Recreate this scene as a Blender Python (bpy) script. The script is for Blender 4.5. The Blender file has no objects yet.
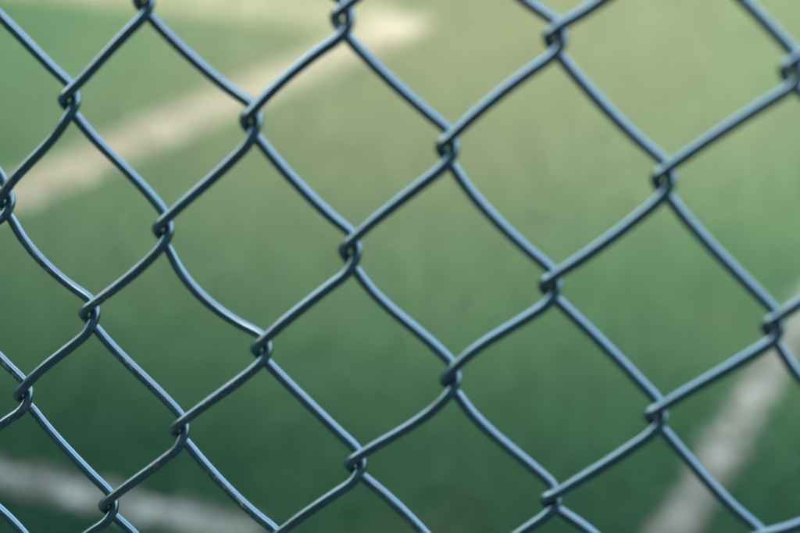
import bpy, math, random
import numpy as np
from mathutils import Matrix, Vector
R = math.radians
random.seed(7)
rng = np.random.default_rng(7)
sc = bpy.context.scene
COL = sc.collection

# ------------------------------------------------------------------ camera
ZC = 1.3043                                   # height of the middle knuckle in the picture
CAM = Vector((0.25766248, -0.51405726, ZC + 0.2457101))
ROT = Matrix(((0.91055742, -0.14427958, 0.38738688),
              (0.41264129, 0.37333191, -0.83087331),
              (-0.02474583, 0.91640967, 0.39947585)))
cd = bpy.data.cameras.new('camera')
cam = bpy.data.objects.new('camera', cd)
COL.objects.link(cam)
cam.matrix_world = Matrix.Translation(CAM) @ ROT.to_4x4()
cd.lens = 85; cd.sensor_width = 36; cd.sensor_fit = 'HORIZONTAL'
cd.clip_start = 0.02; cd.clip_end = 5000
cd.dof.use_dof = True
FOCUS = Vector((-0.135, 0, ZC - 0.115))
cd.dof.focus_distance = (FOCUS - CAM).dot(ROT @ Vector((0, 0, -1)))
cd.dof.aperture_fstop = 6.6
cd.dof.aperture_blades = 0
sc.camera = cam

# ------------------------------------------------------------------ light
SUN_EL, SUN_AZ = R(50), R(200)                # azimuth clockwise from +y; a veiled sun behind the added shade block, whose soft shade edge crosses the pitch
w = bpy.data.worlds.new('World'); sc.world = w; w.use_nodes = True
nt = w.node_tree
sky = nt.nodes.new('ShaderNodeTexSky'); sky.sky_type = 'NISHITA'; sky.sun_disc = False
sky.sun_elevation = SUN_EL; sky.sun_rotation = SUN_AZ
sky.air_density = 1.0; sky.dust_density = 5.0; sky.ozone_density = .6
bg = nt.nodes['Background']; bg.inputs['Strength'].default_value = 0.15
nt.links.new(sky.outputs[0], bg.inputs['Color'])
sl = bpy.data.lights.new('sun', 'SUN'); sl.energy = 1.35; sl.angle = R(13); sl.color = (1, .95, .86)
sun = bpy.data.objects.new('sun', sl); COL.objects.link(sun)
sd = Vector((math.sin(SUN_AZ) * math.cos(SUN_EL), math.cos(SUN_AZ) * math.cos(SUN_EL), math.sin(SUN_EL)))
sun.rotation_euler = sd.to_track_quat('Z', 'Y').to_euler()
vs = sc.view_settings
vs.view_transform = 'Standard'; vs.look = 'None'; vs.exposure = 2.68; vs.gamma = 1

# ------------------------------------------------------------------ helpers
def mesh_obj(name, verts, faces, mat, parent=None, smooth=True, uv=None):
    me = bpy.data.meshes.new(name)
    me.from_pydata([tuple(map(float, v)) for v in verts], [], [tuple(map(int, f)) for f in faces])
    if mat: me.materials.append(mat)
    if smooth:
        me.polygons.foreach_set('use_smooth', [True] * len(me.polygons))
    if uv is not None:
        l = me.uv_layers.new(name='UVMap')
        idx = np.empty(len(me.loops), int); me.loops.foreach_get('vertex_index', idx)
        l.data.foreach_set('uv', np.asarray(uv)[idx].ravel())
    me.update()
    o = bpy.data.objects.new(name, me); COL.objects.link(o); o.parent = parent
    return o

def mat_new(name):
    m = bpy.data.materials.new(name); m.use_nodes = True
    n = m.node_tree.nodes; b = n['Principled BSDF']
    return m, m.node_tree, n, b

def N(nt, t, **k):
    n = nt.nodes.new(t)
    for a, v in k.items(): setattr(n, a, v)
    return n

def noise(nt, vec, scale, detail=3, rough=.55):
    n = N(nt, 'ShaderNodeTexNoise'); n.inputs['Scale'].default_value = scale
    n.inputs['Detail'].default_value = detail; n.inputs['Roughness'].default_value = rough
    nt.links.new(vec, n.inputs['Vector']); return n.outputs['Fac']

def ramp(nt, fac, stops):
    r = N(nt, 'ShaderNodeValToRGB'); cr = r.color_ramp
    while len(cr.elements) < len(stops): cr.elements.new(.5)
    for e, (p, c) in zip(cr.elements, stops):
        e.position = p; e.color = (*c, 1) if len(c) == 3 else c
    nt.links.new(fac, r.inputs['Fac']); return r.outputs['Color']

def mix(nt, fac, a, b, mode='MIX'):
    m = N(nt, 'ShaderNodeMix', data_type='RGBA', blend_type=mode)
    for s, v in ((m.inputs[0], fac), (m.inputs[6], a), (m.inputs[7], b)):
        if hasattr(v, 'is_linked'): nt.links.new(v, s)
        elif isinstance(v, (int, float)): s.default_value = v
        else: s.default_value = (*v, 1)
    return m.outputs[2]

def math_(nt, op, a, b=0.0, clamp=False):
    m = N(nt, 'ShaderNodeMath', operation=op, use_clamp=clamp)
    for s, v in ((m.inputs[0], a), (m.inputs[1], b)):
        if hasattr(v, 'is_linked'): nt.links.new(v, s)
        else: s.default_value = v
    return m.outputs[0]

# ------------------------------------------------------------------ materials
def turf_material(name, dens):
    m, t, n, b = mat_new(name)
    pos = N(t, 'ShaderNodeNewGeometry').outputs['Position']
    big = noise(t, pos, .75, 3, .5)
    mid = noise(t, pos, 3.2, 3, .55)
    fine = noise(t, pos, 60, 2, .6)
    rnd = N(t, 'ShaderNodeObjectInfo').outputs['Random']
    # pale worn turf far out; shading towards the fence painted in as deep green
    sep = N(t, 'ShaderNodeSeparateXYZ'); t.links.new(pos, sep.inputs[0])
    dx = math_(t, 'DIVIDE', math_(t, 'SUBTRACT', sep.outputs[0], WEAR_SHADE[0]), WEAR_SHADE[2])
    dy = math_(t, 'DIVIDE', math_(t, 'SUBTRACT', sep.outputs[1], WEAR_SHADE[1]), WEAR_SHADE[3])
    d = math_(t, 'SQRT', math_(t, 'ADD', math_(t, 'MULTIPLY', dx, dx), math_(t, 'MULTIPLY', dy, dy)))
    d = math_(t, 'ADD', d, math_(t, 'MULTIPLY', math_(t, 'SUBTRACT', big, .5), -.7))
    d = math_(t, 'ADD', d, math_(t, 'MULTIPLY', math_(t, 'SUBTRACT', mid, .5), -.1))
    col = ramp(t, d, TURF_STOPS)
    brown = ramp(t, noise(t, pos, 2.1, 2, .5), [(.56, (0, 0, 0)), (.72, (1, 1, 1))])
    col = mix(t, math_(t, 'MULTIPLY', brown, .2), col, (.15, .14, .085))
    v = math_(t, 'ADD', math_(t, 'MULTIPLY', rnd, .12), math_(t, 'MULTIPLY', fine, .16))
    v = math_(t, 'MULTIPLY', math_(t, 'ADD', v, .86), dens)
    hsv = N(t, 'ShaderNodeHueSaturation'); t.links.new(v, hsv.inputs['Value']); t.links.new(col, hsv.inputs['Color'])
    t.links.new(hsv.outputs[0], b.inputs['Base Color'])
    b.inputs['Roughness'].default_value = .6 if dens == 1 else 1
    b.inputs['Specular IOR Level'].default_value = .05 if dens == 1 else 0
    return m
WEAR_SHADE = (-1.60, 4.3, 2.3, 3.0)
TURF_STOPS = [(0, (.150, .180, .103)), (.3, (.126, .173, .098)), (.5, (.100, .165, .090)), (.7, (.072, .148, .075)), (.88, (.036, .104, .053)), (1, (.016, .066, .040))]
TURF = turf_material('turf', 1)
SHADED_SHEET = turf_material('turf_base', .5)        # darkened to paint in the blade self-shadow the bare sheet lacks

def line_material(name, base, dim, cover):
    m, t, n, b = mat_new(name)
    pos = N(t, 'ShaderNodeNewGeometry').outputs['Position']
    k = ramp(t, noise(t, pos, 7, 3, .6), [(.36, (0, 0, 0)), (.62, (1, 1, 1))])
    col = mix(t, k, dim, base)
    f = ramp(t, noise(t, pos, 45, 2, .6), [(cover, (0, 0, 0)), (cover + .12, (1, 1, 1))])
    col = mix(t, f, (.10, .15, .09), col)
    t.links.new(col, b.inputs['Base Color']); b.inputs['Roughness'].default_value = .8; b.inputs['Specular IOR Level'].default_value = .2
    return m

def wire_material():
    m, t, n, b = mat_new('teal_wire_coating')
    uv = N(t, 'ShaderNodeUVMap', uv_map='UVMap').outputs[0]      # u = mm along the wire, v = mm around it
    pos = N(t, 'ShaderNodeNewGeometry').outputs['Position']
    def mp(sx, sy):
        q = N(t, 'ShaderNodeMapping'); q.inputs['Scale'].default_value = (sx, sy, 1)
        t.links.new(uv, q.inputs['Vector']); return q.outputs[0]
    tone = noise(t, mp(.03, .12), 1, 3)
    col = ramp(t, tone, [(.3, (.001, .108, .112)), (.7, (.004, .150, .146))])
    scuff = ramp(t, noise(t, mp(.16, .9), 1.0, 4, .65), [(.55, (0, 0, 0)), (.58, (1, 1, 1))])
    patch = ramp(t, noise(t, pos, 14, 2), [(.43, (0, 0, 0)), (.62, (1, 1, 1))])
    sp = N(t, 'ShaderNodeSeparateXYZ'); t.links.new(pos, sp.inputs[0])
    low = math_(t, 'ADD', math_(t, 'MULTIPLY', sp.outputs[0], -5.5), math_(t, 'MULTIPLY', math_(t, 'SUBTRACT', ZC - .02, sp.outputs[2]), 9), True)   # rubbed most at hand height on the left
    chip = math_(t, 'MULTIPLY', math_(t, 'MULTIPLY', scuff, patch), low)
    rust = ramp(t, noise(t, mp(.35, 1.3), 1.0, 3), [(.42, (.42, .43, .43)), (.6, (.26, .12, .08))])
    col = mix(t, chip, col, rust)
    # fine dust streaks
    dust = ramp(t, noise(t, mp(.10, 2.2), 1, 4, .7), [(.55, (0, 0, 0)), (.8, (1, 1, 1))])
    col = mix(t, math_(t, 'MULTIPLY', dust, .10), col, (.16, .22, .26))
    t.links.new(col, b.inputs['Base Color'])
    r = math_(t, 'ADD', math_(t, 'MULTIPLY', noise(t, mp(.3, .8), 1, 3), .10), .13)
    r = math_(t, 'ADD', r, math_(t, 'MULTIPLY', chip, .25))
    t.links.new(r, b.inputs['Roughness'])
    b.inputs['Metallic'].default_value = .62      # a metallic enamel
    b.inputs['IOR'].default_value = 1.5
    b.inputs['Specular IOR Level'].default_value = .5
    b.inputs['Coat Weight'].default_value = 1
    b.inputs['Coat Roughness'].default_value = .15; b.inputs['Coat IOR'].default_value = 2.45
    inv = math_(t, 'SUBTRACT', 1, chip)
    t.links.new(math_(t, 'MULTIPLY', inv, .70), b.inputs['Metallic']); t.links.new(inv, b.inputs['Coat Weight'])
    h = math_(t, 'ADD', math_(t, 'MULTIPLY', noise(t, mp(.05, .55), 1, 3, .6), .5), math_(t, 'MULTIPLY', noise(t, mp(.5, 1.1), 1, 3, .6), .12))
    h = math_(t, 'SUBTRACT', h, math_(t, 'MULTIPLY', chip, .10))
    bp = N(t, 'ShaderNodeBump'); bp.inputs['Distance'].default_value = .0012; bp.inputs['Strength'].default_value = .08
    t.links.new(h, bp.inputs['Height']); t.links.new(bp.outputs[0], b.inputs['Normal'])
    return m
WIRE = wire_material()

def plain(name, c, rough=.6, sc_=8, var=.25, metal=0):
    m, t, n, b = mat_new(name)
    pos = N(t, 'ShaderNodeNewGeometry').outputs['Position']
    f = noise(t, pos, sc_, 4)
    col = ramp(t, f, [(.3, tuple(x * (1 - var) for x in c)), (.7, tuple(x * (1 + var) for x in c))])
    t.links.new(col, b.inputs['Base Color']); b.inputs['Roughness'].default_value = rough
    b.inputs['Metallic'].default_value = metal
    return m

# ------------------------------------------------------------------ ground
def sheet(name, pts, z, mat):
    o = mesh_obj(name, [(x, y, z) for x, y in pts], [range(len(pts))], mat, smooth=False)
    return o
g = sheet('pitch', [(-2500, -2500), (2500, -2500), (2500, 2500), (-2500, 2500)], 0, SHADED_SHEET); g['kind'] = 'structure'

pth = sheet('path', [(-40, -2.9), (40, -2.9), (40, -.06), (-40, -.06)], .004, None)      # unseen dark strip, added to keep green out of the wire reflections
pth['kind'] = 'structure'

def tuft_mesh(name, mat, blades, h, spread, width):
    r = random.Random(5); v = []; f = []
    for i in range(blades):
        a = r.uniform(0, 6.283); px, py = r.gauss(0, spread), r.gauss(0, spread)
        hh = h * r.uniform(.6, 1.1); lean = r.uniform(.1, .7) * hh; la = r.uniform(0, 6.283)
        wx, wy = math.cos(a) * width, math.sin(a) * width
        lx, ly = math.cos(la) * lean, math.sin(la) * lean
        b = len(v)
        v += [(px - wx, py - wy, 0), (px + wx, py + wy, 0),
              (px + lx * .4 + wx * .8, py + ly * .4 + wy * .8, hh * .6), (px + lx * .4 - wx * .8, py + ly * .4 - wy * .8, hh * .6),
              (px + lx, py + ly, hh)]
        f += [(b, b + 1, b + 2, b + 3), (b + 3, b + 2, b + 4)]
    me = bpy.data.meshes.new(name); me.from_pydata(v, [], f); me.materials.append(mat)
    return me

def scatter(name, pts, z, tuft, mat_host=None, face=None):
    """one object: an optional sheet plus a tuft of blades instanced on each loose point"""
    verts = [(x, y, z) for x, y in pts]; faces = []
    if face:
        faces = [tuple(range(len(verts), len(verts) + len(face)))]; verts += [(x, y, z) for x, y in face]
    o = mesh_obj(name, verts, faces, mat_host, smooth=False)
    to = bpy.data.objects.new('grass_tuft', tuft)           # source geometry only, not linked to the scene
    ng = bpy.data.node_groups.new(name + '_blades', 'GeometryNodeTree')
    ng.interface.new_socket('Geometry', in_out='INPUT', socket_type='NodeSocketGeometry')
    ng.interface.new_socket('Geometry', in_out='OUTPUT', socket_type='NodeSocketGeometry')
    gi = ng.nodes.new('NodeGroupInput'); go = ng.nodes.new('NodeGroupOutput')
    mp = ng.nodes.new('GeometryNodeMeshToPoints'); ip = ng.nodes.new('GeometryNodeInstanceOnPoints')
    oi = ng.nodes.new('GeometryNodeObjectInfo'); oi.inputs['Object'].default_value = to
    rv = ng.nodes.new('FunctionNodeRandomValue'); rv.data_type = 'FLOAT_VECTOR'
    rv.inputs[0].default_value = (0, 0, 0); rv.inputs[1].default_value = (.15, .15, 6.283)
    rs = ng.nodes.new('FunctionNodeRandomValue'); rs.data_type = 'FLOAT'
    rs.inputs[2].default_value = .75; rs.inputs[3].default_value = 1.25
    jn = ng.nodes.new('GeometryNodeJoinGeometry')
    L = ng.links.new
    L(gi.outputs[0], mp.inputs['Mesh']); L(mp.outputs[0], ip.inputs['Points'])
    L(oi.outputs['Geometry'], ip.inputs['Instance']); L(rv.outputs[0], ip.inputs['Rotation']); L(rs.outputs[1], ip.inputs['Scale'])
    L(ip.outputs[0], jn.inputs[0]); L(gi.outputs[0], jn.inputs[0]); L(jn.outputs[0], go.inputs[0])
    md = o.modifiers.new('blades', 'NODES'); md.node_group = ng
    return o

# painted markings: quads on the ground (metres)
LINES = [
    ('goal_area_line',  [(-2.42, 2.1), (-2.27, 2.1), (-1.875, 4.151), (-2.055, 4.151)], .0),
    ('penalty_line',    [(-4.6, 4.155), (-2.054, 4.155), (-2.054, 4.50), (-4.6, 4.50)], .0),
    ('touch_line',      [(-3.6, 1.638), (-1.02, 1.638), (-1.02, 1.70), (-3.6, 1.70)], .0),
    ('side_line',       [(-.452, 1.2), (-.395, 1.2), (-.395, 5.2), (-.452, 5.2)], .0),
    ('corner_mark',     [(-2.05, 4.155), (-1.875, 4.155), (-1.875, 4.34), (-2.05, 4.34)], .0),
]
def inside(p, q):
    ok = np.ones(len(p), bool)
    for i in range(len(q)):
        a, b = np.array(q[i]), np.array(q[(i + 1) % len(q)])
        e = b - a
        ok &= (e[0] * (p[:, 1] - a[1]) - e[1] * (p[:, 0] - a[0])) >= 0
    return ok
x0, x1, y0, y1 = -5.4, 1.6, .5, 6.8
gx, gy = np.meshgrid(np.arange(x0, x1, .0165), np.arange(y0, y1, .0165))      # an even sward, tuft by tuft
P = np.stack([gx.ravel(), gy.ravel()], 1); P += rng.uniform(-.008, .008, P.shape)
# keep what the picture and a step to the side can see
P = P[(P[:, 0] > -2.2 - .62 * (P[:, 1] - .9)) & (P[:, 0] < 1.5 - .02 * P[:, 1])]
edge = np.minimum.reduce([P[:, 0] + 2.2 + .62 * (P[:, 1] - .9), 1.5 - .02 * P[:, 1] - P[:, 0], P[:, 1] - y0, y1 - P[:, 1]])
P = P[edge > rng.uniform(0, .9, len(P)) * rng.uniform(0, 1, len(P))]        # thin out towards the rim
keep = np.ones(len(P), bool)
for nm, q, _ in LINES: keep &= ~inside(P, q)
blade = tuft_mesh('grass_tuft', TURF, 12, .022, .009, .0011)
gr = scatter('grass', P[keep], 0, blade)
gr['kind'] = 'stuff'; gr['label'] = 'short green turf growing behind the wire fence'; gr['category'] = 'grass'

LM = {'goal_area_line': line_material('faded_line_paint', (.27, .275, .205), (.235, .245, .18), .16),
      'penalty_line': line_material('worn_line_paint', (.215, .24, .155), (.20, .225, .14), .12),
      'corner_mark': line_material('fresh_line_paint', (.35, .345, .275), (.32, .315, .25), .2),
      'touch_line': line_material('line_paint', (.275, .315, .295), (.165, .20, .18), .32),
      'side_line': line_material('side_line_paint', (.25, .275, .26), (.15, .18, .165), .34)}
for nm, q, _ in LINES:
    q_ = np.array(q); lo, hi = q_.min(0), q_.max(0)
    nn = int((hi - lo).prod() * 3600)
    pp = np.stack([rng.uniform(lo[0], hi[0], nn), rng.uniform(lo[1], hi[1], nn)], 1); pp = pp[inside(pp, q)]
    t_ = tuft_mesh('painted_tuft', LM[nm], 12, .020, .009, .0013)
    o = scatter('line_marking', pp, .004, t_, LM[nm], q); o['kind'] = 'structure'

# ------------------------------------------------------------------ unseen block added behind the camera to shade the near turf and wires
def box(v, f, x0, x1, y0, y1, z0, z1):
    b = len(v)
    v += [(x, y, z) for z in (z0, z1) for y in (y0, y1) for x in (x0, x1)]
    f += [(b, b + 2, b + 3, b + 1), (b + 4, b + 5, b + 7, b + 6), (b, b + 1, b + 5, b + 4),
          (b + 2, b + 6, b + 7, b + 3), (b, b + 4, b + 6, b + 2), (b + 1, b + 3, b + 7, b + 5)]
BH = 6.4
pth.data.materials.append(plain('asphalt', (.035, .036, .040), .85, 60, .35))
ch = bpy.data.objects.new('clubhouse', None); COL.objects.link(ch); ch.location = (1, -4.6, 0)
ch['label'] = 'long low clubhouse standing behind the camera side of the fence'; ch['category'] = 'building'
v, f = [], []; box(v, f, -14, 14, -3, 1.6, 0, BH - .2); mesh_obj('wall', v, f, plain('render_wall', (.032, .046, .052), .8), ch, smooth=False)
v, f = [], []; box(v, f, -14.4, 14.4, -3.4, 2.0, BH - .2, BH); mesh_obj('roof', v, f, plain('roof_felt', (.06, .06, .065), .8), ch, smooth=False)
glass = plain('window_glass', (.03, .04, .045), .1)
for i in range(7):
    x = -12 + i * 4
    v, f = [], []; box(v, f, x - .8, x + .8, 1.601, 1.64, 1.0, 2.2); fr = mesh_obj('window', v, f, plain('window_frame', (.6, .6, .58), .5) if i == 0 else bpy.data.materials['window_frame'], ch, smooth=False)
    for s in (-1, 1):
        v, f = [], []; box(v, f, x + s * .39 - .35, x + s * .39 + .35, 1.641, 1.65, 1.06, 2.14); mesh_obj('pane', v, f, glass, fr, smooth=False)

# ------------------------------------------------------------------ chain-link fence
W, H = 70.7, 79.76            # diamond width and height, mm
RAD = 1.84                    # wire radius, mm
COLS = 15                     # woven wires each side of the middle
ROWT, ROWB = -9, 16           # rows above and below (row 0 = middle knuckle; one row = H/2)
fence = bpy.data.objects.new('chain_link_fence', None); COL.objects.link(fence); fence.location = (0, 0, 0)
fence['label'] = 'teal coated chain link fence of diamond wire mesh in front of the pitch'; fence['category'] = 'fence'

# measured knuckles and strands of the mesh as it hangs: mm right of and above the middle knuckle; keys are (column, row)
KNOTS = {
  (-4,0):(-137.9,-1.1),
  (-3,-1):(-105.9,40.8),
  (-2,-2):(-72.5,78.9),
  (-4,2):(-139.8,-79.5),
  (-3,1):(-106.4,-40.2),
  (-2,0):(-72.3,-2.2),
  (-1,-1):(-34.8,41.8),
  (0,-2):(0.2,80.2),
  (-3,3):(-106.3,-120.3),
  (-2,2):(-72.0,-80.7),
  (-1,1):(-36.1,-41.6),
  (0,0):(-0.1,0.8),
  (1,-1):(35.4,41.7),
  (2,-2):(71.0,81.2),
  (0,2):(-1.3,-79.9),
  (1,1):(35.2,-39.9),
  (2,0):(70.2,0.0),
  (3,-1):(106.0,40.8),
  (4,-2):(142.6,78.8),
  (2,2):(70.9,-78.1),
  (3,1):(106.0,-39.4),
  (4,0):(141.5,-2.0),
  (4,2):(140.8,-78.2),
}
FRONT = {
  (-2,-2): [(-73.3, 73.7), (-81.4, 66.1), (-90.1, 57.9), (-97.6, 50.7)],
  (-3,-1): [(-108.6, 32.5), (-114.4, 25.2), (-122.1, 18.2), (-131.4, 10.6)],
  (0,-2): [(0.4, 75.7), (-5.0, 71.4), (-14.3, 64.1), (-23.8, 55.8)],
  (-1,-1): [(-36.3, 33.3), (-44.3, 25.9), (-55.4, 16.1), (-64.8, 7.5)],
  (2,-2): [(69.8, 75.8), (62.5, 69.5), (54.3, 62.6), (46.0, 55.1)],
  (3,-3): [(84.3, 93.5), (77.3, 88.3)],
  (4,-2): [(142.0, 74.1), (135.3, 68.4), (128.4, 62.7), (121.3, 56.9), (114.3, 51.3)],
  (3,-1): [(104.4, 33.7), (99.8, 29.1), (96.0, 25.2), (88.2, 17.9), (80.5, 11.4)],
  (1,-1): [(34.2, 35.9), (28.6, 30.3), (19.7, 22.7), (12.4, 16.5)],
  (4,0): [(141.7, -5.9), (135.8, -11.7), (128.3, -18.2), (120.6, -24.3), (112.9, -30.9)],
  (5,-1): [(149.2, 7.7)],
  (2,0): [(67.7, -7.7), (62.6, -11.8), (54.0, -19.0), (45.2, -25.9), (38.4, -31.9)],
  (3,1): [(106.1, -44.3), (99.5, -50.6), (90.4, -59.3), (79.5, -68.7)],
  (0,0): [(0.4, -5.3), (-5.9, -11.0), (-15.7, -19.4), (-25.5, -28.4)],
  (-2,0): [(-72.4, -7.6), (-79.8, -15.5), (-91.4, -24.9), (-98.5, -31.1)],
  (-3,1): [(-105.5, -45.4), (-109.8, -49.7), (-118.2, -56.5), (-127.9, -64.4)],
  (-4,2): [(-139.4, -84.0), (-146.8, -89.9)],
  (-1,1): [(-35.1, -45.0), (-39.7, -49.7), (-50.3, -59.2), (-61.2, -68.1)],
  (-2,2): [(-69.5, -84.0), (-73.6, -88.6), (-82.3, -96.2), (-91.7, -104.1)],
  (-3,3): [(-105.9, -124.4), (-112.8, -130.6)],
  (1,1): [(36.1, -43.1), (31.5, -50.0), (22.3, -57.5), (7.8, -69.3)],
  (0,2): [(-0.8, -84.9), (-6.5, -90.2), (-16.7, -98.9), (-25.9, -107.2)],
  (2,2): [(70.2, -82.6), (63.5, -89.5)],
  (5,1): [(153.6, -67.4), (148.1, -71.2)],
}
BACK = {
  (-4,-2): [(-132.5, 68.9), (-124.3, 60.2), (-114.4, 53.0), (-109.8, 48.8)],
  (-2,-2): [(-70.2, 71.9), (-63.0, 65.9), (-55.8, 60.1), (-45.0, 52.9)],
  (-1,-1): [(-31.3, 32.4), (-23.3, 24.9), (-14.4, 16.6), (-6.4, 10.6)],
  (0,-2): [(3.3, 71.4), (10.1, 65.5), (17.7, 59.3), (23.7, 55.3), (28.8, 51.1)],
  (1,-3): [(63.1, 90.3), (67.9, 86.1)],
  (2,-2): [(74.4, 72.0), (81.7, 64.7), (88.1, 59.9), (93.7, 54.9), (98.6, 49.6)],
  (1,-1): [(39.6, 29.1), (48.1, 21.8), (56.6, 14.6), (65.1, 7.1)],
  (3,-3): [(129.2, 95.9), (135.3, 90.4), (139.9, 85.7)],
  (3,-1): [(111.7, 29.2), (119.0, 22.1), (125.5, 16.5), (131.9, 11.1), (138.1, 4.8)],
  (-5,-1): [(-140.5, 8.5)],
  (-3,-1): [(-100.2, 28.5), (-91.7, 21.9), (-82.3, 14.1), (-74.8, 6.6)],
  (-4,0): [(-138.0, -9.4), (-132.4, -16.8), (-125.4, -23.4), (-119.1, -28.1), (-111.4, -32.8)],
  (-2,0): [(-71.6, -12.9), (-68.0, -18.4), (-61.4, -24.2), (-51.7, -30.7), (-41.4, -36.6)],
  (0,0): [(3.0, -10.0), (8.3, -15.7), (15.5, -20.8), (21.8, -23.7), (28.6, -29.2)],
  (2,0): [(77.0, -9.9), (85.0, -16.5), (91.4, -21.9), (97.9, -27.8)],
  (-5,1): [(-150.3, -65.7), (-144.8, -72.2)],
  (-3,1): [(-102.2, -50.5), (-95.9, -56.2), (-88.4, -61.5), (-80.5, -67.6), (-75.9, -72.8)],
  (-1,1): [(-32.3, -50.1), (-23.8, -57.1), (-16.1, -63.1), (-9.0, -69.2)],
  (-4,2): [(-133.9, -90.3), (-126.1, -99.3), (-116.4, -106.5), (-110.3, -112.8)],
  (-2,2): [(-66.6, -90.7), (-63.4, -95.1), (-54.9, -102.0), (-45.2, -109.1), (-39.7, -114.6)],
  (0,2): [(4.1, -87.2), (13.6, -94.9), (22.6, -102.0)],
  (1,1): [(40.4, -51.2), (48.4, -58.0), (56.5, -63.5), (64.2, -67.8)],
  (2,2): [(77.8, -85.0)],
  (3,1): [(112.1, -49.8), (120.7, -58.0), (129.2, -65.7), (136.4, -73.2)],
  (4,0): [(145.5, -12.4), (149.8, -17.7)],
  (-5,3): [(-159.4, -134.8), (-151.2, -140.9)],
}

def knot(c, r):
    if (c, r) in KNOTS: return KNOTS[(c, r)]
    return (c * W / 2, -r * H / 2)

# how tall each seen knuckle is wound, against the usual
TALL = {(0, 0): 1.15, (-1, -1): 1.06, (2, 2): .78, (3, 1): .88, (1, 1): .84, (0, -2): 1.1, (2, 0): .95, (4, 0): .95}

def arc(c, r, side, hand):
    """a wire turning at knuckle (c,r). side +1: its bulge points right. goes top -> bottom"""
    x, z = knot(c, r); j = random.Random(c * 97 + r * 13 + side)
    h = TALL.get((c, r), 1) + j.uniform(-.04, .04); b = 1 + j.uniform(-.08, .08)
    # a straight run into the tip of the hook, a tight turn, and out again on the other face of the mesh
    prof = ((-.5, 2.9, 1.75), (-2.0, 1.3, .9), (-2.35, 0, 0), (-1.6, -2.1, -1.3)) if side < 0 else \
           ((1.5, 2.8, -1.65), (2.25, 1.2, -.85), (2.35, 0, 0), (1.75, -2.3, 1.35))
    return [(x + dx * b, z - .35 + dz * h, n) for dx, dz, n in prof]

def smooth_strand(k0, k1, mids, sx, N_, t0=1, t1=1):
    """the measured points of one strand as a gentle even bow between its two knuckles"""
    a = np.array([k0[0] + (.5 if sx < 0 else .4), k0[1] - (4.9 if sx < 0 else 5.2) * t0]); b = np.array([k1[0] + (2.0 if sx < 0 else .1), k1[1] + 4.7 * t1])
    d = b - a; L = np.linalg.norm(d); d /= L; nrm = np.array([-d[1], d[0]])
    M_ = np.array(mids) - a
    f = M_ @ d / L; o = M_ @ nrm
    if f.min() > .45 or f.max() < .55:       # seen only in part
        deg, fw = 2, 1.2
    else: deg, fw = 3, .9
    X = np.concatenate([f, [0, 1]]); Y = np.concatenate([o, [0, 0]]); wt = np.concatenate([np.ones(len(f)), [fw, fw]])
    co = np.polyfit(X, Y, min(deg, len(X) - 1), w=wt)
    c2 = np.polyfit(X, Y, min(2, len(X) - 1), w=wt)
    co = np.polyadd(co * .55, c2 * .45)        # wire resists an S bend more than a bow
    q = np.array([.02, .2, .4, .6, .8, .98])
    P_ = a + np.outer(q * L, d) + np.outer(np.polyval(co, q), nrm)
    return [(x, z, N_) for x, z in P_]

def wire_path(n, r0, r1):
    pts = []
    for r in range(r0, r1 + 1):
        c = n if (r - n) % 2 == 0 else n + 1
        side = -1 if c == n else 1
        pts += arc(c, r, side, 1)
        if r == r1: break
        key = (c, r)
        if side == -1:                       # heads down-right, behind
            mids = BACK.get(key); N_ = -2.3
        else:
            mids = FRONT.get(key); N_ = 2.3
        if mids:
            k1 = knot(c + (1 if side == -1 else -1), r + 1)
            k0 = knot(c, r)
            pts += smooth_strand(k0, k1, mids, 1 if side == -1 else -1, N_,
                                 TALL.get((c, r), 1), TALL.get((c - side, r + 1), 1))
        else:
            k0, k1 = knot(c, r), knot(c + (1 if side == -1 else -1), r + 1)
            j = random.Random(c * 31 + r * 7 + side)
            mids = [(k0[0] + (k1[0] - k0[0]) * q + j.uniform(-.5, .5), k0[1] + (k1[1] - k0[1]) * q + j.uniform(-.5, .5)) for q in (.33, .66)]
            pts += smooth_strand(k0, k1, mids, 1 if side == -1 else -1, N_,
                                 TALL.get((c, r), 1), TALL.get((c - side, r + 1), 1))
    return np.array(pts, float)

def resample(P, step, smooth):
    # centripetal Catmull-Rom, then even spacing and a light smoothing that rounds off kinks
    out = []
    Q = np.vstack([2 * P[0] - P[1], P, 2 * P[-1] - P[-2]])
    for i in range(1, len(Q) - 2):
        p0, p1, p2, p3 = Q[i - 1], Q[i], Q[i + 1], Q[i + 2]
        t0 = 0; t1 = t0 + np.linalg.norm(p1 - p0) ** .5; t2 = t1 + np.linalg.norm(p2 - p1) ** .5; t3 = t2 + np.linalg.norm(p3 - p2) ** .5
        t = np.linspace(t1, t2, 10, endpoint=False)[:, None]
        A1 = (t1 - t) / (t1 - t0) * p0 + (t - t0) / (t1 - t0) * p1
        A2 = (t2 - t) / (t2 - t1) * p1 + (t - t1) / (t2 - t1) * p2
        A3 = (t3 - t) / (t3 - t2) * p2 + (t - t2) / (t3 - t2) * p3
        B1 = (t2 - t) / (t2 - t0) * A1 + (t - t0) / (t2 - t0) * A2
        B2 = (t3 - t) / (t3 - t1) * A2 + (t - t1) / (t3 - t1) * A3
        out.append((t2 - t) / (t2 - t1) * B1 + (t - t1) / (t2 - t1) * B2)
    C = np.vstack(out)
    s = np.concatenate([[0], np.cumsum(np.linalg.norm(np.diff(C, axis=0), axis=1))])
    u = np.arange(0, s[-1], .5)
    C = np.stack([np.interp(u, s, C[:, k]) for k in range(3)], 1)
    k = np.hanning(smooth + 2)[1:-1]; k /= k.sum(); hw = smooth // 2
    pad = np.vstack([np.repeat(C[:1], hw, 0), C, np.repeat(C[-1:], hw, 0)])
    C = np.stack([np.convolve(pad[:, a], k, 'valid') for a in range(3)], 1)
    return C[::int(step / .5)]

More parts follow.
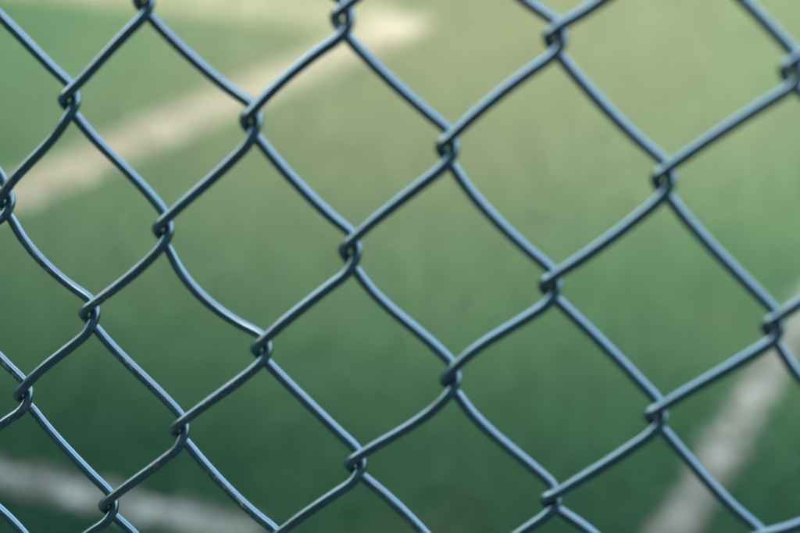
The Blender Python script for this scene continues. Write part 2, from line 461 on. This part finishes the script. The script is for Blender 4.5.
def tube(name, C, sides, parent, seed=0):
    n = len(C)
    T = np.gradient(C, axis=0); T /= np.linalg.norm(T, axis=1)[:, None]
    ref = np.zeros((n, 3)); u = np.array([0, 0, 1.0])
    for i in range(n):                                   # carry the frame along the wire without twist
        u = u - T[i] * (u @ T[i]); u /= np.linalg.norm(u); ref[i] = u
    w_ = np.cross(T, ref)
    j = np.random.default_rng(seed)
    # slightly uneven coating thickness
    m_ = j.normal(0, 1, n // 12 + 3); th = np.interp(np.arange(n) / 12, np.arange(len(m_)), m_) * .025
    r = RAD * (1 + th)
    a = np.linspace(0, 2 * np.pi, sides + 1)
    ring = (C[:, None] + ref[:, None] * (np.cos(a)[None, :, None] * r[:, None, None]) + w_[:, None] * (np.sin(a)[None, :, None] * r[:, None, None]))
    V = ring.reshape(-1, 3); k = sides + 1
    V = np.stack([V[:, 0], -V[:, 2], V[:, 1]], 1) / 1000
    V[:, 2] += ZC
    L = np.concatenate([[0], np.cumsum(np.linalg.norm(np.diff(C, axis=0), axis=1))]) + seed * 137.3
    uv = np.stack(np.broadcast_arrays(L[:, None], (a * RAD)[None, :]), -1).reshape(-1, 2)
    I, J = np.meshgrid(np.arange(n - 1), np.arange(sides), indexing='ij')
    b = (I * k + J).ravel()
    F = np.stack([b, b + 1, b + k + 1, b + k], 1)
    return mesh_obj(name, V, F, WIRE, parent, uv=uv)

ROW0, ROW1 = -20, 31          # top about 2.1 m, bottom about 7 cm above the turf
for n in range(-5, 5):                                   # the ten woven wires the picture shows
    C = resample(wire_path(n, ROW0 + n % 2, ROW1 - 1 + n % 2), 1.5, 9)
    tube('wire', C, 14, fence, n + 6)
# the plain run of the mesh on either side, alike wires sharing one mesh
C = resample(wire_path(40, ROW0, ROW1 - 1), 3, 7); C[:, 0] -= 40 * W / 2
proto = tube('wire', C, 8, fence, 30)
first = True
for n in list(range(-22, -5)) + list(range(5, 24)):
    o = proto if first else proto.copy()
    if not first: COL.objects.link(o); o.parent = fence
    first = False
    o.location = (n * W / 2000, 0, -(n % 2) * H / 2000)
# posts, rails
PM = plain('post_coating', (.02, .10, .12), .35, 20)
def pipe(name, p, q, r):
    C = np.stack([np.linspace(p[i], q[i], 12) for i in range(3)], 1)
    d = (C[-1] - C[0]); d /= np.linalg.norm(d); u = np.array([0, 1.0, 0]) ; w_ = np.cross(d, u)
    a = np.linspace(0, 2 * np.pi, 24, endpoint=False)
    V = (C[:, None] + r * (np.cos(a)[None, :, None] * u + np.sin(a)[None, :, None] * w_)).reshape(-1, 3)
    F = [(i * 24 + k, i * 24 + (k + 1) % 24, (i + 1) * 24 + (k + 1) % 24, (i + 1) * 24 + k) for i in range(11) for k in range(24)]
    F += [tuple(range(24)), tuple(range(11 * 24, 12 * 24))[::-1]]
    return mesh_obj(name, V, F, PM, fence)
PX0, PX1 = -22 * W / 2000 - .02, 24 * W / 2000 + .02
pipe('post', (PX0, .03, 0), (PX0, .03, 2.22), .03); pipe('post', (PX1, .03, 0), (PX1, .03, 2.22), .03)
pipe('rail', (PX0, .034, 2.13), (PX1, .034, 2.13), .02)
